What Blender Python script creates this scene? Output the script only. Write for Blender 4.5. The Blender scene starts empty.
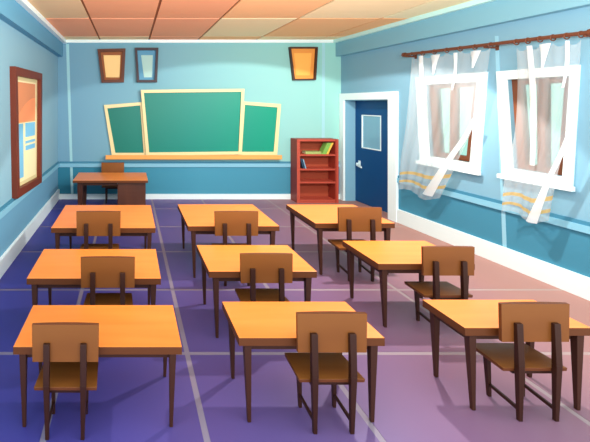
import bpy, bmesh, math
from mathutils import Vector
SC = bpy.context.scene
C = SC.collection

# ------------------------------------------------------------------ camera model (metres)
F, CX, CY, H = 400.0, 130.0, 104.0, 2.4          # focal length (px), main axis, eye height
YB = 10.105                                       # back wall
XL = -1.82                                        # left wall
CEIL = 4.017
XR, KR = 5.33, 0.060                              # right wall at the back corner, its small splay
cd = bpy.data.cameras.new('camera'); cam = bpy.data.objects.new('camera', cd); C.objects.link(cam)
cam.location = (0, 0, H); cam.rotation_euler = (math.pi/2, 0, 0)
cd.sensor_fit = 'HORIZONTAL'; cd.sensor_width = 36; cd.lens = 36*F/590
cd.shift_x = (295-CX)/590; cd.shift_y = -(221-CY)/590
cd.clip_start = 0.05
SC.camera = cam
SC.view_settings.view_transform = 'Standard'; SC.view_settings.look = 'None'
SC.view_settings.exposure = 0.0; SC.view_settings.gamma = 1.0; SC.view_settings.use_curve_mapping = False

# ------------------------------------------------------------------ materials
def lin(hx):
    hx = hx.lstrip('#')
    v = [int(hx[i:i+2], 16)/255 for i in (0, 2, 4)]
    return tuple(c/12.92 if c <= .04045 else ((c+.055)/1.055)**2.4 for c in v) + (1,)
def mat(name, hx, rough=.6, spec=.3, var=None, scale=(1, 1, 1), metal=0):
    m = bpy.data.materials.new(name); m.use_nodes = True
    nt = m.node_tree; b = nt.nodes['Principled BSDF']
    b.inputs['Base Color'].default_value = lin(hx)
    b.inputs['Roughness'].default_value = rough
    b.inputs['Specular IOR Level'].default_value = spec
    b.inputs['Metallic'].default_value = metal
    if var:                                            # gentle procedural grain between two colours
        tc = nt.nodes.new('ShaderNodeTexCoord'); mp = nt.nodes.new('ShaderNodeMapping')
        mp.inputs['Scale'].default_value = scale
        nz = nt.nodes.new('ShaderNodeTexNoise'); nz.inputs['Scale'].default_value = 3; nz.inputs['Detail'].default_value = 3
        rp = nt.nodes.new('ShaderNodeValToRGB')
        rp.color_ramp.elements[0].position = .35; rp.color_ramp.elements[1].position = .65
        rp.color_ramp.elements[0].color = lin(hx); rp.color_ramp.elements[1].color = lin(var)
        nt.links.new(tc.outputs['Object'], mp.inputs['Vector']); nt.links.new(mp.outputs['Vector'], nz.inputs['Vector'])
        nt.links.new(nz.outputs['Fac'], rp.inputs['Fac']); nt.links.new(rp.outputs['Color'], b.inputs['Base Color'])
    return m
def ramp_mat(name, axis, x0, x1, stops, rough=.6, spec=.3):
    """pigment that drifts from one hue to another along a world axis"""
    m = bpy.data.materials.new(name); m.use_nodes = True
    nt = m.node_tree; b = nt.nodes['Principled BSDF']
    b.inputs['Roughness'].default_value = rough; b.inputs['Specular IOR Level'].default_value = spec
    g = nt.nodes.new('ShaderNodeNewGeometry'); s = nt.nodes.new('ShaderNodeSeparateXYZ')
    mr = nt.nodes.new('ShaderNodeMapRange'); mr.inputs['From Min'].default_value = x0; mr.inputs['From Max'].default_value = x1
    rp = nt.nodes.new('ShaderNodeValToRGB')
    while len(rp.color_ramp.elements) < len(stops): rp.color_ramp.elements.new(.5)
    for e, (p, hx) in zip(rp.color_ramp.elements, stops): e.position = p; e.color = lin(hx)
    nt.links.new(g.outputs['Position'], s.inputs[0]); nt.links.new(s.outputs[axis], mr.inputs['Value'])
    nt.links.new(mr.outputs[0], rp.inputs['Fac']); nt.links.new(rp.outputs['Color'], b.inputs['Base Color'])
    return m
def glass_mat(name, hx, gloss=.08, tint=1.0):
    m = bpy.data.materials.new(name); m.use_nodes = True; nt = m.node_tree; nt.nodes.clear()
    out = nt.nodes.new('ShaderNodeOutputMaterial'); t = nt.nodes.new('ShaderNodeBsdfTransparent')
    g = nt.nodes.new('ShaderNodeBsdfGlossy'); g.inputs['Roughness'].default_value = .03
    mx = nt.nodes.new('ShaderNodeMixShader'); mx.inputs[0].default_value = gloss
    t.inputs['Color'].default_value = lin(hx)
    nt.links.new(t.outputs[0], mx.inputs[1]); nt.links.new(g.outputs[0], mx.inputs[2]); nt.links.new(mx.outputs[0], out.inputs[0])
    return m
def sheer_mat(name, hx, dens):
    m = bpy.data.materials.new(name); m.use_nodes = True; nt = m.node_tree; nt.nodes.clear()
    out = nt.nodes.new('ShaderNodeOutputMaterial'); t = nt.nodes.new('ShaderNodeBsdfTransparent')
    d = nt.nodes.new('ShaderNodeBsdfDiffuse'); tr = nt.nodes.new('ShaderNodeBsdfTranslucent')
    d.inputs['Color'].default_value = lin(hx); tr.inputs['Color'].default_value = lin(hx)
    a = nt.nodes.new('ShaderNodeMixShader'); a.inputs[0].default_value = .45
    mx = nt.nodes.new('ShaderNodeMixShader'); mx.inputs[0].default_value = dens
    nt.links.new(d.outputs[0], a.inputs[1]); nt.links.new(tr.outputs[0], a.inputs[2])
    nt.links.new(t.outputs[0], mx.inputs[1]); nt.links.new(a.outputs[0], mx.inputs[2]); nt.links.new(mx.outputs[0], out.inputs[0])
    return m

M = dict(
    wall_left=mat('blue_wall_paint', '#88b6ca', .8, .1),
    wall_left_low=mat('blue_wall_paint_lower', '#6fa6c4', .8, .1),
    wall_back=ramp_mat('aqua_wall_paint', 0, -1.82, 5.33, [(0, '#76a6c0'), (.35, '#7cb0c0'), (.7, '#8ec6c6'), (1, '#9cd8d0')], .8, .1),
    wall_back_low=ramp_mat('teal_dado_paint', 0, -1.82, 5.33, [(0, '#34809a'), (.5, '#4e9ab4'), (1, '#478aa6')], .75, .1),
    wall_right=mat('light_blue_wall_paint', '#80aec4', .8, .1),
    wall_right_low=mat('dado_blue_paint', '#478ca8', .75, .1),
    rail=mat('rail_blue_paint', '#86c2da', .6, .2),
    rail_dark=mat('rail_deep_blue_paint', '#4587a4', .6, .2),
    white=mat('white_gloss_paint', '#ecfdff', .5, .3),
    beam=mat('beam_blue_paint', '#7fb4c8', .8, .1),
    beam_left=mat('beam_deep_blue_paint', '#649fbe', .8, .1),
    pale_trim=mat('pale_trim_strip', '#c4f0ee', .8, .1),
    top=mat('orange_varnished_wood', '#f48a38', .32, .35, '#f89240', (.25, 3, 1)),
    edge=mat('brown_wood_edge', '#653515', .5, .3),
    dark=mat('dark_brown_wood', '#432216', .5, .3),
    chair=mat('chestnut_plywood', '#8c5424', .4, .3, '#824b20', (.4, 3, 1)),
    chair_edge=mat('chestnut_plywood_edge', '#6e3a1c', .5, .3),
    post=mat('dark_chair_wood', '#391b10', .45, .3),
    ped=mat('pedestal_wood', '#5a3322', .4, .4, '#4c2a1d', (1, 1, .5)),
    board=ramp_mat('green_chalkboard', 0, -.7, 3.8, [(0, '#0a7468'), (.5, '#06877a'), (1, '#00997c')], .45, .3),
    boardframe=mat('cream_wood', '#ecdca6', .5, .3),
    tray=mat('orange_tray_wood', '#eba95c', .5, .3),
    case=mat('red_brown_wood', '#b84e3c', .5, .3),
    case_in=mat('red_brown_panel', '#a84c34', .6, .2),
    case_side=mat('deep_red_wood', '#98382a', .5, .3),
    navy=mat('navy_door_paint', '#064a82', .45, .3),
    jamb=mat('door_jamb_paint', '#7fb4cc', .6, .2),
    glassdark=mat('door_glass', '#7db3cc', .15, .5),
    handle=mat('pale_metal_handle', '#d8f0f4', .3, .5),
    sash=mat('brown_window_wood', '#7a452a', .5, .3),
    rod=mat('brown_curtain_rod', '#6b3c28', .45, .3),
    pane=glass_mat('window_glass', '#bcd6d0', .05),
    sheer=sheer_mat('white_sheer_cloth', '#f4f9fc', .36),
    fold=sheer_mat('white_folded_cloth', '#ffffff', .85),
    gold=sheer_mat('gold_stripe_cloth', '#f3c878', .85),
)

# ------------------------------------------------------------------ mesh helpers (all in world metres)
def hexa(bm, a, b, mi=0):
    """solid between quad a and quad b (4 points each)"""
    va = [bm.verts.new(Vector(p)) for p in a]; vb = [bm.verts.new(Vector(p)) for p in b]
    n = len(va); fs = [bm.faces.new(va), bm.faces.new(vb[::-1])]
    for i in range(n):
        j = (i+1) % n; fs.append(bm.faces.new((va[i], vb[i], vb[j], va[j])))
    for f in fs: f.material_index = mi
    return fs
def box(bm, x0, x1, y0, y1, z0, z1, mi=0):
    return hexa(bm, [(x0, y0, z0), (x1, y0, z0), (x1, y1, z0), (x0, y1, z0)], [(x0, y0, z1), (x1, y0, z1), (x1, y1, z1), (x0, y1, z1)], mi)
def taper(bm, p0, w0, p1, w1, mi=0):
    """square-section bar from p0 (half size w0=(wx,wy)) up to p1"""
    q = lambda p, w: [(p[0]+a*w[0], p[1]+b*w[1], p[2]) for a, b in ((-1, -1), (1, -1), (1, 1), (-1, 1))]
    return hexa(bm, q(p0, w0), q(p1, w1), mi)
ORI = {}
def obj(name, bm, m, parent=None, kind=None, label=None, cat=None, group=None, bevel=0, smooth=False):
    bmesh.ops.recalc_face_normals(bm, faces=bm.faces)
    vs = [v.co.copy() for v in bm.verts]
    if parent: o0 = ORI[parent.name]
    elif kind == 'structure': o0 = Vector((0, 0, 0))
    else:
        o0 = Vector((sum(v.x for v in vs)/len(vs), sum(v.y for v in vs)/len(vs), min(v.z for v in vs)))
    own = o0.copy()
    if parent:                                        # give the part its own origin at its centre
        c = sum(vs, Vector())/len(vs); own = c
    for v in bm.verts: v.co -= own
    me = bpy.data.meshes.new(name); bm.to_mesh(me); bm.free()
    for x in (m if isinstance(m, (list, tuple)) else [m]): me.materials.append(x)
    if smooth:
        for p in me.polygons: p.use_smooth = True
    o = bpy.data.objects.new(name, me); C.objects.link(o); o.location = own - (o0 if parent else Vector())
    if parent: o.parent = parent
    ORI[o.name] = own
    if bevel:
        bv = o.modifiers.new('bevel', 'BEVEL'); bv.width = bevel; bv.segments = 2; bv.limit_method = 'ANGLE'
    if kind: o['kind'] = kind
    if label: o['label'] = label
    if cat: o['category'] = cat
    if group: o['group'] = group
    return o
def thing(name, loc, label=None, cat=None, group=None, kind=None):
    o = bpy.data.objects.new(name, None); C.objects.link(o); o.location = loc; o.empty_display_size = .1
    ORI[o.name] = Vector(loc)
    if label: o['label'] = label
    if cat: o['category'] = cat
    if group: o['group'] = group
    if kind: o['kind'] = kind
    return o
nb = bmesh.new
# wall frames: (along, height, distance off the wall into the room)
def BW(a, z, off=0): return Vector((a, YB-off, z))
def LW(a, z, off=0): return Vector((XL+off, a, z))
NR = Vector((-1, -KR, 0)).normalized()
def RW(a, z, off=0): return Vector((XR+KR*(YB-a), a, z)) + NR*off
def slab(bm, W, quad, d0, d1, mi=0): return hexa(bm, [W(a, z, d0) for a, z in quad], [W(a, z, d1) for a, z in quad], mi)
def rect(a0, a1, z0, z1): return [(a0, z0), (a1, z0), (a1, z1), (a0, z1)]
def ring(bm, W, outer, inner, d0, d1, mi=0):
    for i in range(4):
        j = (i+1) % 4; slab(bm, W, [outer[i], outer[j], inner[j], inner[i]], d0, d1, mi)
def shrink(q, w, w2=None):
    """quad inset by w (quads go bottom-left, bottom-right, top-right, top-left)"""
    w2 = w if w2 is None else w2
    s = 1 if q[1][0] > q[0][0] else -1
    return [(q[0][0]+s*w, q[0][1]+w2), (q[1][0]-s*w, q[1][1]+w2), (q[2][0]-s*w, q[2][1]-w2), (q[3][0]+s*w, q[3][1]-w2)]
def bpx(x, y): k = F/YB; return ((x-CX)/k, H-(y-CY)/k)     # survey point on the back wall
def rpx(x, y, off=0):                                        # survey point on the right wall (or a plane off it)
    d = (XR+KR*YB-off)/((x-CX)/F+KR); return (d, H-(y-CY)*d/F)

# ------------------------------------------------------------------ setting
YF = 1.3                                           # front end of the modelled room
YWL, YWR, YC = 2.0, 3.4, 3.8                       # where the side walls and ceiling end, out of view
# floor: one slab, tiles set in pale joints
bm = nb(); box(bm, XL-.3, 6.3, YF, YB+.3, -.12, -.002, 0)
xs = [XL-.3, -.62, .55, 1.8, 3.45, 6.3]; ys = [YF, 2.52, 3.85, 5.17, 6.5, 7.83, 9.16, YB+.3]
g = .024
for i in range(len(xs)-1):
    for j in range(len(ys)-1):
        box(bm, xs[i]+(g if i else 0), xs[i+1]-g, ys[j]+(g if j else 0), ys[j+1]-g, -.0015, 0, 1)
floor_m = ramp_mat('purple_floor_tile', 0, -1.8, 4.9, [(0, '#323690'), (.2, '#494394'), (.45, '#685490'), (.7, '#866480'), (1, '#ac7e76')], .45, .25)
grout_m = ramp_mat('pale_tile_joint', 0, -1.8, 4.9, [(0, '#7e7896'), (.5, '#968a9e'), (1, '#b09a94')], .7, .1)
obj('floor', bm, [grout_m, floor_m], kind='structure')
# back wall
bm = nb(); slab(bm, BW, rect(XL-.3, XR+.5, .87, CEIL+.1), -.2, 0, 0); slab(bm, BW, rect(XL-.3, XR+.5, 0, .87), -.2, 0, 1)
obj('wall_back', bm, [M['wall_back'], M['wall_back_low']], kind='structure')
# left wall
bm = nb(); slab(bm, LW, rect(YWL, YB, .87, CEIL+.1), -.2, 0, 0); slab(bm, LW, rect(YWL, YB, 0, .87), -.2, 0, 1)
obj('wall_left', bm, [M['wall_left'], M['wall_left_low']], kind='structure')
# right wall with a door recess and two window openings
DY0, DY1, DZ = 8.36, 9.93, 2.50                     # door opening
TH = .30
def winspec(t0, t1, b0, b1, z0, z1): return [(b1, z0), (b0, z0), (t0, z1), (t1, z1)]   # far-bottom, near-bottom, near-top, far-top
W1 = winspec(6.21, 7.61, 6.34, 7.51, 1.31, 2.90); W2 = winspec(5.00, 6.04, 5.08, 5.95, 1.33, 2.89)
ho = [(6.21+.13, 7.61-.18, 1.45, 2.77), (5.00+.08, 6.04-.12, 1.45, 2.77)]
bm = nb()
def rwp(a0, a1, z0, z1):
    if z0 < .87 < z1: rwp(a0, a1, z0, .87); z0 = .87
    slab(bm, RW, rect(a0, a1, z0, z1), -TH, 0, 1 if z1 <= .87 else 0)
rwp(YWR, ho[1][0], 0, CEIL+.1)
rwp(ho[1][0], ho[1][1], 0, ho[1][2]); rwp(ho[1][0], ho[1][1], ho[1][3], CEIL+.1)
rwp(ho[1][1], ho[0][0], 0, CEIL+.1)
rwp(ho[0][0], ho[0][1], 0, ho[0][2]); rwp(ho[0][0], ho[0][1], ho[0][3], CEIL+.1)
rwp(ho[0][1], DY0, 0, CEIL+.1); rwp(DY0, DY1, DZ, CEIL+.1); rwp(DY1, YB, 0, CEIL+.1)
obj('wall_right', bm, [M['wall_right'], M['wall_right_low']], kind='structure')
# ceiling of tinted panels between brown battens
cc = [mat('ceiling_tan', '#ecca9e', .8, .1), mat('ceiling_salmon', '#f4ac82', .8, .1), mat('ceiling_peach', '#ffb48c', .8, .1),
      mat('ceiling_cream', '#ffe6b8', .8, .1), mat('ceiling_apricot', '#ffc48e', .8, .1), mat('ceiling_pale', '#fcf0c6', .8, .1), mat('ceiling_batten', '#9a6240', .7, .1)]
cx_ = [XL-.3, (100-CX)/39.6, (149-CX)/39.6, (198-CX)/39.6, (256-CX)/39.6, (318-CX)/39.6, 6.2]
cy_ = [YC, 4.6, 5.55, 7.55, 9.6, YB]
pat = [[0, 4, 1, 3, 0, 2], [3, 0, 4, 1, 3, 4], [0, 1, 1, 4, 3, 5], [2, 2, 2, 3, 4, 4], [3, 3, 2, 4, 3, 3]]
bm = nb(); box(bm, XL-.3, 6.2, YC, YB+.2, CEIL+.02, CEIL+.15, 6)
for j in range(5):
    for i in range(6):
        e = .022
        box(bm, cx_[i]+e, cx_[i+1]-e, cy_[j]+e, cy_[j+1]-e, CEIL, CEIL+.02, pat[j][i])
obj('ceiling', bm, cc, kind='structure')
# beams and crown mouldings
bm = nb(); slab(bm, LW, rect(YWL, YB, 3.59, CEIL), 0, .13); obj('trim_1', bm, M['beam_left'], kind='structure')
bm = nb(); slab(bm, RW, rect(YWR, YB, 3.60, CEIL), 0, .14); obj('trim_2', bm, M['beam'], kind='structure')
bm = nb(); slab(bm, LW, rect(YWL, YB, CEIL-.09, CEIL), .13, .22); obj('trim_3', bm, M['white'], kind='structure')
bm = nb(); slab(bm, RW, rect(YWR, YB, CEIL-.08, CEIL), .14, .22); obj('trim_4', bm, M['pale_trim'], kind='structure')
bm = nb(); slab(bm, BW, rect(XL+.22, XR-.22, CEIL-.075, CEIL), 0, .06); obj('trim_5', bm, M['white'], kind='structure')
# dado rails: pale strip under a deeper one
def rail(name, W, a0, a1, z=.81):
    bm = nb(); slab(bm, W, rect(a0, a1, z, z+.09), 0, .035, 0); slab(bm, W, rect(a0, a1, z+.09, z+.14), 0, .02, 1)
    obj(name, bm, [M['rail'], M['rail_dark']], kind='structure')
rail('trim_6', BW, XL+.04, XR-.04); rail('trim_7', LW, YWL, YB); rail('trim_8', RW, YWR, 8.12)
# light streaks on the walls, put in as thin paler strips
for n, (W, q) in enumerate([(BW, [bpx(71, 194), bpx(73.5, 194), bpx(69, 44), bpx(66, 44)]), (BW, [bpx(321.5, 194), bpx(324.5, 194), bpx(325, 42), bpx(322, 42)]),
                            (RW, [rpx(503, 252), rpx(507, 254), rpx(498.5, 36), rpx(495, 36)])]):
    bm = nb(); slab(bm, W, q, 0, .004); obj('trim_%d' % (9+n), bm, mat('light_streak_right', '#96cadf', .8, .1) if n == 2 else mat('light_streak_back', '#a4d8e0', .8, .1), kind='structure')
# baseboards
bm = nb(); slab(bm, BW, rect(XL+.03, XR-.03, 0, .13), 0, .03); obj('baseboard_back', bm, M['white'], kind='structure')
bm = nb(); slab(bm, LW, rect(YWL, YB, 0, .25), 0, .04); obj('baseboard_left', bm, M['white'], kind='structure')
bm = nb(); slab(bm, RW, rect(YWR, 8.12, 0, .27), 0, .04); obj('baseboard_right', bm, M['white'], kind='structure')

# door in its recess
d = thing('door_1', RW(9.15, 0, -.27), kind='structure')
bm = nb()
slab(bm, RW, rect(8.12, DY0, 0, 2.66), 0, .05); slab(bm, RW, rect(DY1, YB-.01, 0, 2.66), 0, .05); slab(bm, RW, rect(DY0, DY1, DZ, 2.66), 0, .05)
obj('door_casing', bm, M['white'], d)
bm = nb(); slab(bm, RW, rect(DY1-.02, DY1, 0, DZ), -.26, 0); slab(bm, RW, rect(DY0, DY0+.02, 0, DZ), -.26, 0); slab(bm, RW, rect(DY0+.02, DY1-.02, DZ-.02, DZ), -.26, 0)
obj('door_jamb', bm, M['jamb'], d)
bm = nb(); wy = (8.98, 9.66)
q_o = rect(DY0+.02, DY1-.02, .01, DZ-.02); q_i = rect(wy[0], wy[1], 1.34, 2.14)
ring(bm, RW, q_o, q_i, -.30, -.25)
leaf = obj('door_leaf', bm, M['navy'], d)
bm = nb(); slab(bm, RW, q_i, -.285, -.265); obj('window_pane', bm, M['glassdark'], leaf)
bm = nb(); ring(bm, RW, rect(wy[0], wy[1], 1.34, 2.14), shrink(rect(wy[0], wy[1], 1.34, 2.14), .025), -.265, -.242); obj('pane_bead', bm, M['white'], leaf)
bm = nb(); slab(bm, RW, rect(9.70, 9.78, .88, 1.02), -.25, -.235); slab(bm, RW, rect(9.72, 9.76, .93, .97), -.235, -.17)
slab(bm, RW, [(9.76, .90), (9.76, .95), (9.56, .90), (9.56, .86)], -.19, -.165); obj('door_handle', bm, M['handle'], leaf, bevel=.004)

# windows
def window(n, q, cf, cn, ch, nw):
    w = thing('window_%d' % n, RW((q[0][0]+q[1][0])/2, q[0][1], 0), kind='structure')
    qi = [(q[0][0]-cf, q[0][1]+ch), (q[1][0]+cn, q[1][1]+ch), (q[2][0]+cn, q[2][1]-ch), (q[3][0]-cf, q[3][1]-ch)]
    bm = nb(); ring(bm, RW, q, qi, 0, .05); obj('casing', bm, M['white'], w)
    bm = nb(); ring(bm, RW, [(qi[0][0]+.012, qi[0][1]-.012), (qi[1][0]-.012, qi[1][1]-.012), (qi[2][0]-.012, qi[2][1]+.012), (qi[3][0]+.012, qi[3][1]+.012)], qi, -.28, 0.0)
    obj('reveal', bm, M['wall_right'], w)
    bm = nb(); slab(bm, RW, [(q[0][0]+.03, q[0][1]-.03), (q[1][0]-.06, q[1][1]-.03), (q[1][0]-.06, q[1][1]+.03), (q[0][0]+.03, q[0][1]+.03)], .05, .10); obj('sill', bm, M['white'], w)
    fr = shrink(qi, 0.0); i2 = [(fr[0][0]-.11, fr[0][1]+.08), (fr[1][0]+nw, fr[1][1]+.08), (fr[2][0]+nw, fr[2][1]-.08), (fr[3][0]-.11, fr[3][1]-.08)]
    bm = nb(); ring(bm, RW, fr, i2, -.15, -.06); f_ = obj('window_frame', bm, M['sash'], w)
    mb, mt = (i2[0][0]+i2[1][0])/2, (i2[2][0]+i2[3][0])/2
    bm = nb(); slab(bm, RW, [(mb+.05, i2[0][1]), (mb-.05, i2[0][1]), (mt-.05, i2[2][1]), (mt+.05, i2[2][1])], -.15, -.06); obj('mullion', bm, M['sash'], f_)
    for s in ((i2[0], (mb+.05, i2[0][1]), (mt+.05, i2[2][1]), i2[3]), ((mb-.05, i2[0][1]), i2[1], i2[2], (mt-.05, i2[2][1]))):
        bm = nb(); slab(bm, RW, list(s), -.115, -.105); obj('pane', bm, M['pane'], f_)
window(1, W1, .19, .14, .14, .17); window(2, W2, .13, .085, .13, .14)

# ------------------------------------------------------------------ curtains
def cyl(bm, p, q, r, n=10):
    p, q = Vector(p), Vector(q); d_ = (q-p).normalized(); u = d_.orthogonal().normalized(); v = d_.cross(u)
    c = lambda o: [o+(u*math.cos(2*math.pi*i/n)+v*math.sin(2*math.pi*i/n))*r for i in range(n)]
    hexa(bm, c(p), c(q))
RO = .20
def RZ(a): return 3.34+(a-7.5)*.033
rod = thing('curtain_rod', RW(6.15, RZ(6.15), RO), 'long brown wooden curtain rod running above both windows', 'curtain rod')
bm = nb(); cyl(bm, RW(7.68, RZ(7.68), RO), RW(4.76, RZ(4.76), RO), .026, 12); obj('rod', bm, M['rod'], rod)
for a in (7.68, 4.76):
    bm = nb(); s = .05 if a > 5 else -.05; cyl(bm, RW(a, RZ(a), RO), RW(a+s, RZ(a+s), RO), .042, 12); obj('finial', bm, M['rod'], rod)
for a in (7.655, 6.06, 4.79):
    bm = nb(); slab(bm, RW, rect(a-.02, a+.02, RZ(a)-.08, RZ(a)+.04), 0, .02); slab(bm, RW, rect(a-.012, a+.012, RZ(a)-.05, RZ(a)-.024), .02, RO+.02); obj('bracket', bm, M['rod'], rod)
def edge_at(pts, v):
    v *= len(pts)-1; i = min(int(v), len(pts)-2); t = v-i
    p = [pts[max(i-1, 0)], pts[i], pts[i+1], pts[min(i+2, len(pts)-1)]]
    return [.5*(2*p[1][k]+(p[2][k]-p[0][k])*t+(2*p[0][k]-5*p[1][k]+4*p[2][k]-p[3][k])*t*t+(3*p[1][k]-p[0][k]-3*p[2][k]+p[3][k])*t**3) for k in (0, 1)]
def curtain(label, left, right, nr, folds, stripes, wav):
    L = [rpx(x, y, RO) for x, y in left]; R = [rpx(x, y, RO) for x, y in right]
    NU, NV = 64, 100; bm = nb(); V = []
    for j in range(NV+1):
        v = j/NV; l = edge_at(L, v); r = edge_at(R, v); row = []
        for i in range(NU+1):
            u = i/NU; a = l[0]+(r[0]-l[0])*u; z = l[1]+(r[1]-l[1])*u
            if j < 13: z -= (1-j/13)*.055*abs(math.sin(math.pi*u*(nr-1)))
            z += wav*math.sin(2*math.pi*(u*1.1+.02))*max(0, (v-.6)/.4)
            off = RO + .016*math.sin(2*math.pi*u*(nr-1)/1.0)*(.35+.3*v) + .022*math.sin(2*math.pi*u*1.6+1)*v
            row.append(bm.verts.new(RW(a, z, off)))
        V.append(row)
    for j in range(NV):
        for i in range(NU):
            f = bm.faces.new((V[j][i], V[j][i+1], V[j+1][i+1], V[j+1][i])); f.smooth = True
            if any(s <= j < s+2 for s in stripes): f.material_index = 1
    c = obj('curtain', bm, [M['sheer'], M['gold']], None, label=label, cat='curtain', group='sheer window curtains')
    t0, t1 = L[0], R[0]
    for fo in folds:                                   # gathered folds of the same cloth: (pixel centreline, half widths)
        pts, ws = fo; n = 24; bm = nb(); rows = []
        P = [rpx(x, y, RO+.075) for x, y in pts]
        for k in range(n+1):
            v = k/n; a, z = edge_at(P, v); w = edge_at([(q, 0) for q in ws], v)[0]
            rows.append([bm.verts.new(RW(a+w*s, z, RO+.075-.03*abs(s)**2)) for s in (1, .5, 0, -.5, -1)])
        for k in range(n):
            for i in range(4): bm.faces.new((rows[k][i], rows[k][i+1], rows[k+1][i+1], rows[k+1][i]))
        obj('fold', bm, M['fold'], c, smooth=True)
    for k in range(nr):                                # hanging rings belong to the curtain
        u = k/(nr-1); a = t0[0]+(t1[0]-t0[0])*u
        bm = nb(); n = 14
        R0, r0 = .038, .008
        vv = [[bm.verts.new(RW(a+r0*math.cos(2*math.pi*j/6), RZ(a)-.012+(R0+r0*math.sin(2*math.pi*j/6))*math.sin(2*math.pi*i/n), RO+(R0+r0*math.sin(2*math.pi*j/6))*math.cos(2*math.pi*i/n))) for j in range(6)] for i in range(n)]
        for i in range(n):
            for j in range(6): bm.faces.new((vv[i][j], vv[(i+1) % n][j], vv[(i+1) % n][(j+1) % 6], vv[i][(j+1) % 6]))
        obj('curtain_ring', bm, M['rod'], rod)
curtain('sheer white curtain with gold hem stripes over the window nearer the door',
        [(411.5, 57.2), (409.5, 85), (406, 125), (401, 160), (399, 190)], [(490, 47.2), (484, 85), (475, 119), (458, 158), (438, 200)], 7,
        [([(472, 118), (462, 137), (445, 162), (425, 195)], (.025, .05, .07, .11)), ([(418.5, 56), (420, 90), (424, 130), (427, 160)], (.05, .05, .035, .02)),
         ([(453, 53), (453, 72), (450, 90)], (.035, .02, .005)), ([(433, 55), (432, 64), (431.5, 74)], (.10, .05, .005)),
         ([(473, 51), (471.5, 60), (470.5, 68)], (.09, .045, .005))],
        (84, 90), .05)
curtain('sheer white curtain with gold hem stripes over the window nearest the viewer',
        [(515.6, 48), (517, 88), (514, 135), (505, 175), (502, 212)], [(580, 39.5), (577, 80), (570, 125), (556, 172), (546, 223)], 6,
        [([(570, 118), (560, 148), (545, 180), (528, 222)], (.012, .03, .035, .07)), ([(526, 46), (529, 85), (530, 125), (529, 165)], (.035, .04, .035, .03)),
         ([(564, 41), (563.5, 65), (560, 88)], (.02, .02, .005)), ([(541.5, 44), (540.5, 56), (539.5, 68)], (.07, .035, .004))],
        (86, 92), .05)

# ------------------------------------------------------------------ chalkboard
cb = thing('chalkboard', BW(1.6, 1.12, 0), 'wide green three-panel chalkboard in a cream frame on the back wall', 'chalkboard')
def panel(pname, q, w, d0, d1):
    Q = [bpx(*p) for p in q]; I = shrink(Q, w)
    bm = nb(); slab(bm, BW, Q, d0, d0+.015); slab(bm, BW, I, d0+.015, d0+.025)
    p = obj(pname, bm, M['board'], cb)
    bm = nb(); ring(bm, BW, Q, I, d0+.015, d1); obj('board_frame', bm, M['boardframe'], p)
panel('wing_panel', [(112, 156), (147, 156), (143.5, 102), (104, 105)], .085, 0, .05)
panel('wing_panel', [(238, 155), (276.5, 155), (280.3, 104), (241, 101.4)], .085, 0, .05)
panel('centre_panel', [(146, 155), (240.5, 154), (243.3, 88.9), (140.7, 90)], .075, .05, .11)
a0, z0 = bpx(106, 158.5); a1, z1 = bpx(279.5, 154.3)
bm = nb(); slab(bm, BW, rect(a0, a1, z0, z1-.03), 0, .17); slab(bm, BW, rect(a0, a1, z1-.03, z1), .15, .17); obj('chalk_tray', bm, M['tray'], cb)

# ------------------------------------------------------------------ framed pictures
def picture(W, quad, fw, inner, frame_m, mat_m, print_m, label, px=None, dep=.05, glass=True):
    Q = quad; xm = sum(p[0] for p in Q)/4
    t = thing('framed_picture', W(xm, min(p[1] for p in Q), 0), label, 'picture')
    I = shrink(Q, fw)
    bm = nb(); ring(bm, W, Q, I, 0, dep); obj('frame', bm, frame_m, t)
    bm = nb(); slab(bm, W, I, 0, .018); m_ = obj('mount', bm, mat_m, t)
    if inner:
        bm = nb(); slab(bm, W, inner, .018, .022); obj('print', bm, print_m, m_)
    return t, I, m_
fw = lambda *a: [bpx(x, y) for x, y in a]
picture(BW, fw((101.9, 82.9), (124, 82.5), (125.6, 48.9), (97.8, 49.6)), .07, fw((106, 77.4), (119.5, 77.4), (120.5, 55.3), (103.5, 55.3)),
        mat('walnut_frame', '#5e3322', .5), mat('brown_mount', '#9c5c34', .6), mat('cream_print', '#ffd890', .5), 'small brown framed picture with a cream print, leftmost on the back wall', dep=.11)
picture(BW, fw((136.8, 82.5), (156.9, 82.5), (158.2, 48.2), (134.8, 48.2)), .06, fw((144, 77.4), (152, 77.4), (152.8, 55.3), (141, 55.3)),
        mat('charcoal_frame', '#3c3038', .5), mat('blue_mount', '#5a9cbe', .6), mat('pale_green_print', '#a8d2cc', .5), 'narrow dark framed picture with a pale green print on blue mount', dep=.11)
picture(BW, fw((291.9, 80.5), (314.2, 80.2), (316.1, 47.4), (288.1, 47.4)), .035, fw((296, 75.3), (309.5, 75.3), (311.2, 53.3), (293.7, 53.3)),
        mat('dark_thin_frame', '#4a3026', .5), mat('orange_mount', '#f09c46', .5), mat('amber_print', '#fdb857', .5), 'orange picture in a thin dark frame above the bookcase', dep=.11)
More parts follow.
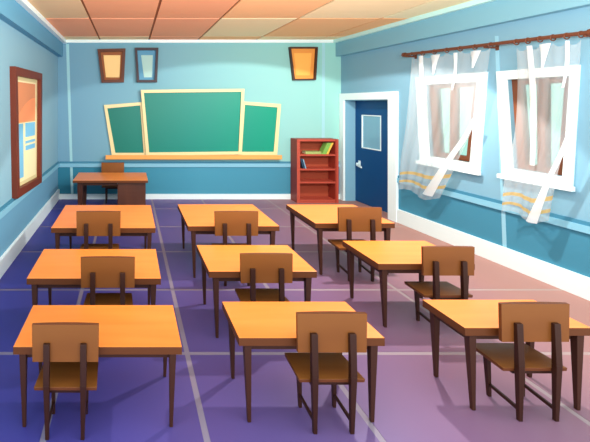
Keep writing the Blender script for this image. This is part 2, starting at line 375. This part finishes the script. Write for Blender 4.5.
# large poster on the left wall
YP0, YP1, ZP0, ZP1 = 6.04, 7.9, .90, 2.97
Q = [(YP0+.12, ZP0+.04), (YP1-.04, ZP0-.04), (YP1, ZP1+.03), (YP0, ZP1)]
Q = [Q[0], Q[1], Q[2], Q[3]]
t, I, m_ = picture(LW, Q, .13, None, mat('red_brown_frame', '#70301f', .5), mat('cream_mount', '#e2d8a2', .6), None,
                   'large framed poster with orange and blue blocks on the left wall', dep=.09)
def quadfrac(f0, f1, g0, g1):
    """rectangle in fractions of the mount, g measured down from the top"""
    def pt(f, g_):
        t_ = [I[3][k]+(I[2][k]-I[3][k])*f for k in (0, 1)]; b_ = [I[0][k]+(I[1][k]-I[0][k])*f for k in (0, 1)]
        return (t_[0]+(b_[0]-t_[0])*g_, t_[1]+(b_[1]-t_[1])*g_)
    return [pt(f0, g1), pt(f1, g1), pt(f1, g0), pt(f0, g0)]
bm = nb(); slab(bm, LW, quadfrac(.05, .93, .035, .965), .018, .021); sh = obj('poster_sheet', bm, mat('pale_yellow_paper', '#fdf6c4', .6), m_)
I0 = I
bm = nb(); slab(bm, LW, quadfrac(.08, .88, .05, .42), .021, .024)
pr = obj('orange_block', bm, mat('poster_orange', '#e59a6c', .6), t)
bm = nb(); N = 14                                          # paler hill printed at the bottom of the orange block
pts = [(.08+.8*k/N, .40-.21*math.sin(math.pi/2*min(1, k/N*1.05))**.8) for k in range(N+1)]
for k in range(N):
    a, b = pts[k], pts[k+1]
    def P(f, g_): return quadfrac(f, f+.001, g_, g_+.001)[3]
    slab(bm, LW, [P(a[0], .42), P(b[0], .42), P(*b), P(*a)], .024, .026)
obj('printed_hill', bm, mat('poster_salmon', '#ffa570', .6), t)
for fr in ((.07, .33, .43, .93), (.42, .88, .43, .565), (.42, .88, .60, .625), (.42, .88, .645, .69)):
    bm = nb(); slab(bm, LW, quadfrac(*fr), .021, .024); obj('blue_block', bm, mat('poster_blue', '#7cc8ee', .6), t)

# ------------------------------------------------------------------ bookcase
bx0, bx1, by0, by1, bz = (296.8-CX)*9.7/F, (338.4-CX)*9.7/F, 9.70, 10.07, 1.545
k = thing('bookcase', ((bx0+bx1)/2, (by0+by1)/2, 0), 'red-brown open bookcase standing against the back wall beside the door', 'bookcase')
w = .075
bm = nb(); box(bm, bx0, bx0+w, by0, by1, 0, bz); sp = obj('side_panel', bm, M['case_side'], k)
bm = nb(); box(bm, bx0, bx0+w, by0-.012, by0, .0, bz); obj('front_strip', bm, M['case'], sp)
bm = nb(); box(bm, bx1-w, bx1, by0, by1, 0, bz); sp = obj('side_panel', bm, M['case_side'], k)
bm = nb(); box(bm, bx1-.05, bx1, by0-.012, by0, .0, bz); obj('front_strip', bm, M['case'], sp)
bm = nb(); box(bm, bx0+w, bx1-w, by1-.02, by1, 0, bz-.05); obj('back_panel', bm, M['case_in'], k)
bm = nb(); box(bm, bx0+w, bx1-w, by0-.012, by1, bz-.05, bz); obj('top_board', bm, M['case'], k)
for z in (1.15, .80, .485, .05):
    bm = nb(); box(bm, bx0+w, bx1-w, by0-.008, by1-.02, z-.01, z+.03); obj('shelf', bm, M['case'], k, bevel=.003)
bm = nb(); box(bm, bx0+w, bx1-w, by0, by0+.02, 0, .04); obj('plinth', bm, M['case'], k)
pg = mat('cream_pages', '#f2e8c4', .8, .1)
zs = 1.181
t_ = thing('book', (bx0+.42, by0+.12, zs), 'sage green book lying flat on the top shelf of the bookcase', 'book', 'books in the bookcase')
x0b, x1b = (305.5-CX)*9.75/F, (321.2-CX)*9.75/F
bm = nb(); box(bm, x0b, x1b, by0+.04, by0+.27, zs, zs+.008); box(bm, x0b, x1b, by0+.04, by0+.27, zs+.052, zs+.06); box(bm, x0b, x1b, by0+.04, by0+.046, zs+.008, zs+.052); obj('cover', bm, mat('sage_cover', '#a3b56c', .6), t_)
bm = nb(); box(bm, x0b+.006, x1b-.006, by0+.046, by0+.262, zs+.008, zs+.052); obj('pages', bm, pg, t_)
# upright leaning books
def lean(c, top_dx, ht, th, dp, cov, lab):
    t2 = thing('book', c, lab, 'book', 'books in the bookcase'); s = top_dx
    def pr(x0, x1, y0, y1, z0, z1):
        f = lambda x, y, z: Vector((c[0]+x+s*z/ht, c[1]+y, c[2]+z))
        return [f(x0, y0, z0), f(x1, y0, z0), f(x1, y1, z0), f(x0, y1, z0)], [f(x0, y0, z1), f(x1, y0, z1), f(x1, y1, z1), f(x0, y1, z1)]
    bm = nb(); hexa(bm, *pr(0, .008, 0, dp, 0, ht)); hexa(bm, *pr(th-.008, th, 0, dp, 0, ht)); hexa(bm, *pr(.008, th-.008, 0, .008, 0, ht)); obj('cover', bm, cov, t2)
    bm = nb(); hexa(bm, *pr(.008, th-.008, .008, dp-.006, .006, ht-.006)); obj('pages', bm, pg, t2)
lean((bx1-w-.31, by0+.03, zs), .13, .27, .105, .2, mat('leaf_green_cover', '#7fb552', .6), 'leaf green book leaning on the top shelf of the bookcase')
lean((bx1-w-.200, by0+.03, zs), .13, .275, .045, .2, mat('yellow_cover', '#f2c14e', .6), 'thin yellow book leaning on the right side of the top shelf')
lean((bx0+w+.09, by0+.03, .831), -.075, .24, .05, .2, mat('dark_navy_cover', '#1f3c55', .6), 'dark navy book leaning left on the second shelf')
lean((bx0+w+.147, by0+.03, .831), -.062, .225, .022, .2, mat('pale_blue_cover', '#86b4cc', .6), 'thin pale blue book leaning on the dark navy one')

# ------------------------------------------------------------------ desks
def side_mats(o):                                          # varnished top, brown sides
    for p in o.data.polygons: p.material_index = 0 if p.normal.z > .5 else 1
def desk(xl, xr, yf, yb, ht, s, label):
    t = thing('student_desk', ((xl+xr)/2, (yf+yb)/2, 0), label, 'desk', 'wooden student desks')
    th = .06*s
    bm = nb(); box(bm, xl, xr, yf, yb, ht-th, ht); o = obj('tabletop', bm, [M['top'], M['edge']], t, bevel=.003); side_mats(o)
    i = .045*s
    bm = nb(); e = .02*s
    A = [xl+i+.01, xr-i-.01, yf+i+.01, yb-i-.01]; z0, z1 = ht-th-.055*s, ht-th
    box(bm, A[0], A[1], A[2], A[2]+e, z0, z1); box(bm, A[0], A[1], A[3]-e, A[3], z0, z1); box(bm, A[0], A[0]+e, A[2]+e, A[3]-e, z0, z1); box(bm, A[1]-e, A[1], A[2]+e, A[3]-e, z0, z1)
    obj('apron', bm, M['dark'], t)
    wt, wb = .027*s, .013*s
    for sx in (0, 1):
        for sy in (0, 1):
            X = (xr-i-wt*.9) if sx else (xl+i+wt*.9); Y = (yb-.02*s-wt) if sy else (yf+.012*s+wt)
            dx = (-1 if sx else 1)*.012*s
            bm = nb(); taper(bm, (X+dx, Y-.012*s if not sy else Y, 0), (wb, wb), (X, Y, ht-th), (wt, wt)); obj('leg', bm, M['dark'], t, bevel=.003)
def desk_px(xl, xr, vf, vb, ht, label):
    df = F*(H-ht)/(vf-CY); db = F*(H-ht)/(vb-CY); desk((xl-CX)*df/F, (xr-CX)*df/F, df, db, ht, ht/.63, label)
desk_px(13, 182, 347, 305, .605, 'orange-topped wooden desk at the front left, nearest the viewer in the left column')
desk_px(26.5, 161, 278.5, 249, .66, 'orange-topped wooden desk in the middle of the left column by the left wall')
desk_px(51, 155.5, 228, 205, .72, 'orange-topped wooden desk at the far end of the left column before the teacher desk')
desk_px(239, 385, 338, 301.5, .646, 'orange-topped wooden desk nearest the viewer in the middle column')
desk_px(209, 317, 271.5, 245, .69, 'orange-topped wooden desk second from the viewer in the middle column')
desk_px(188, 279.5, 226.2, 204.3, .72, 'orange-topped wooden desk farthest from the viewer in the middle column')
desk_px(465, 592, 328, 299.5, .655, 'orange-topped wooden desk at the front right, nearest the viewer by the windows')
desk_px(378.4, 475, 263.8, 240.7, .69, 'orange-topped wooden desk in the middle of the right column near the windows')
desk_px(315.3, 395, 223.3, 204.5, .73, 'orange-topped wooden desk at the far end of the right column beside the door')

# teacher desk
yf, yb, ht = 8.6, 9.62, .753; kx = yf/F
xl, xr = (72.6-CX)*kx, (148-CX)*kx
t = thing('teacher_desk', ((xl+xr)/2, (yf+yb)/2, 0), 'wide teacher desk with one solid dark pedestal, in front of the chalkboard', 'desk')
bm = nb(); box(bm, xl, xr, yf, yb, ht-.05, ht); o = obj('tabletop', bm, [M['top'], M['edge']], t, bevel=.003); side_mats(o)
for Y in (yf+.12, yb-.12):
    bm = nb(); taper(bm, (xl+.15, Y, 0), (.045, .045), (xl+.15, Y, ht-.05), (.06, .06)); obj('leg', bm, M['dark'], t, bevel=.003)
bm = nb(); box(bm, xl+.09, (117-CX)*kx, yf+.09, yf+.115, ht-.12, ht-.05); obj('apron', bm, M['dark'], t)
bm = nb(); box(bm, (117.5-CX)*kx, (145.8-CX)*kx, yf+.06, yb-.22, 0, ht-.05); obj('pedestal', bm, M['ped'], t, bevel=.004)

# ------------------------------------------------------------------ chairs (built once at the origin, copied with all their parts)
def make_chair():
    t = thing('school_chair', (0, 0, 0))
    bm = nb(); hexa(bm, [(-.24, 0, .355), (.24, 0, .355), (.228, .31, .355), (-.228, .31, .355)], [(-.243, -.003, .382), (.243, -.003, .382), (.228, .314, .382), (-.228, .314, .382)])
    o = obj('seat', bm, [M['chair'], M['chair_edge']], t, bevel=.004); side_mats(o)
    bm = nb(); e = .018
    box(bm, -.15, .15, .02, .02+e, .325, .355); box(bm, -.15, .15, .27, .27+e, .325, .355); box(bm, -.15, -.13, .038, .27, .325, .355); box(bm, .13, .15, .038, .27, .325, .355)
    obj('seat_frame', bm, M['post'], t)
    # backrest: shallow curved board
    bm = nb(); n = 10; fr, bk = [], []
    def yy(u): return .030*(u*u)*-1+.012
    for q in range(n):
        u0, u1 = -1+2*q/n, -1+2*(q+1)/n
        hexa(bm, [(u0*.252, -.004+0*yy(u0), .578), (u1*.252, -.004, .578), (u1*.256, -.004, .862), (u0*.256, -.004, .862)],
             [(u0*.252, .022+.012*(1-u0*u0), .578), (u1*.252, .022+.012*(1-u1*u1), .578), (u1*.256, .022+.012*(1-u1*u1), .862), (u0*.256, .022+.012*(1-u0*u0), .862)])
    bmesh.ops.remove_doubles(bm, verts=bm.verts, dist=1e-5)
    seen = {}
    for f in list(bm.faces):
        key = tuple(sorted(v.index for v in f.verts)) if False else tuple(sorted((round(v.co.x, 5), round(v.co.y, 5), round(v.co.z, 5)) for v in f.verts))
        seen.setdefault(key, []).append(f)
    dead = [f for v in seen.values() if len(v) > 1 for f in v]
    inner = [f for f in bm.faces if abs(f.normal.x) > .9 and abs(f.calc_center_median().x) < .24]
    bmesh.ops.delete(bm, geom=list({*dead, *inner}), context='FACES_ONLY')
    o = obj('backrest', bm, [M['chair'], M['chair_edge']], t)
    for p in o.data.polygons: p.material_index = 0 if abs(p.normal.y) > .5 else 1
    for s in (-1, 1):
        bm = nb(); hexa(bm, [(s*.135-.014, -.032, 0), (s*.135+.014, -.032, 0), (s*.135+.014, -.006, 0), (s*.135-.014, -.006, 0)],
                        [(s*.14-.023, -.044, .42), (s*.14+.023, -.044, .42), (s*.14+.023, -.004, .42), (s*.14-.023, -.004, .42)])
        hexa(bm, [(s*.14-.023, -.044, .42), (s*.14+.023, -.044, .42), (s*.14+.023, -.004, .42), (s*.14-.023, -.004, .42)],
             [(s*.14-.024, -.030, .725), (s*.14+.024, -.030, .725), (s*.14+.024, -.004, .725), (s*.14-.024, -.004, .725)])
        obj('rear_leg', bm, M['post'], t, bevel=.003)
        bm = nb(); taper(bm, (s*.135, .235, 0), (.012, .012), (s*.14, .25, .326), (.018, .018)); obj('front_leg', bm, M['post'], t, bevel=.002)
        bm = nb(); hexa(bm, [(s*.136-.008, -.008, .07), (s*.136+.008, -.008, .07), (s*.136+.008, -.008, .095), (s*.136-.008, -.008, .095)],
                        [(s*.136-.008, .226, .085), (s*.136+.008, .226, .085), (s*.136+.008, .226, .107), (s*.136-.008, .226, .107)]); obj('stretcher', bm, M['post'], t)
    return t
proto = make_chair()
def kids(o): return [c for c in C.objects if c.parent == o]
used = [False]
def chair_px(xm, vf, s, label, rot=0, D=None, group='brown school chairs at the desks'):
    if not used[0]: r = proto; used[0] = True
    else:
        r = proto.copy(); C.objects.link(r)
        for ch in kids(proto):
            c_ = ch.copy(); C.objects.link(c_); c_.parent = r
    D = D or F*H/(vf-CY)
    r.location = ((xm-CX)*D/F, D, 0); r.scale = (s, s, s); r.rotation_euler = (0, 0, rot)
    r['label'] = label; r['category'] = 'chair'; r['group'] = group
chair_px(65.4, 437, .94, 'brown wooden chair at the front left desk, nearest the viewer in the left column')
chair_px(107.8, 349, 1.04, 'brown wooden chair at the middle desk of the left column')
chair_px(98.5, 286, 1.14, 'brown wooden chair at the far desk of the left column')
chair_px(332, 431, 1.0, 'brown wooden chair nearest the viewer in the middle column')
chair_px(266.5, 342, 1.03, 'brown wooden chair second from the viewer in the middle column')
chair_px(236.5, 285, 1.13, 'brown wooden chair farthest from the viewer in the middle column')
chair_px(535, 418.5, 1.015, 'brown wooden chair at the front right desk, nearest the viewer by the windows')
chair_px(448.6, 333.5, 1.05, 'brown wooden chair at the middle desk of the right column')
chair_px(360, 280.5, 1.15, 'brown wooden chair at the far desk of the right column near the door')
chair_px(112.8, 0, 1.1, 'brown wooden chair tucked behind the teacher desk, facing the room', math.pi, 9.93, 'brown school chairs at the desks')

# ------------------------------------------------------------------ light
wd = bpy.data.worlds.new('World'); SC.world = wd; wd.use_nodes = True
bg = wd.node_tree.nodes['Background']; bg.inputs[0].default_value = (.93, 1.0, .98, 1); bg.inputs[1].default_value = 2.15
def spot(loc, target, power, ang, blend, r, col=(1, 1, 1)):
    l = bpy.data.lights.new('added_spot', 'SPOT'); l.energy = power; l.spot_size = math.radians(ang); l.spot_blend = blend; l.shadow_soft_size = r; l.color = col
    o = bpy.data.objects.new('added_spot', l); C.objects.link(o); o.location = loc
    o.rotation_euler = (Vector(target)-Vector(loc)).to_track_quat('-Z', 'Y').to_euler()
def rim_axis(S, P1, P2, half):
    """axis of a cone of the given half angle whose rim passes through two points"""
    d1, d2 = (Vector(P1)-Vector(S)).normalized(), (Vector(P2)-Vector(S)).normalized()
    m = (d1+d2).normalized(); n = m.cross((d1-d2).normalized())
    if n.z < 0: n = -n
    cb = math.cos(math.radians(half))/m.dot(d1); return m*cb-n*math.sqrt(1-cb*cb)
S = Vector((3.6, 5.75, 3.95)); ax = rim_axis(S, (XL, YB, 2.75), (3.0, YB, 3.48), 62)
spot(S, S+ax, 540, 124, .05, .06, (1, .96, .90))  # unseen spot, added for leftward shadows and a light arc on the back wall
# unseen uplight, added above the front of the room to brighten the ceiling
al = bpy.data.lights.new('added_uplight', 'AREA'); al.shape = 'RECTANGLE'; al.size = 4.5; al.size_y = .4; al.energy = 330; al.color = (1, .97, .92)
ao = bpy.data.objects.new('added_uplight', al); C.objects.link(ao); ao.location = (1.9, 2.6, 3.15)
ao.rotation_euler = (Vector((1.9, 6.0, 5.0))-ao.location).to_track_quat('-Z', 'Y').to_euler()
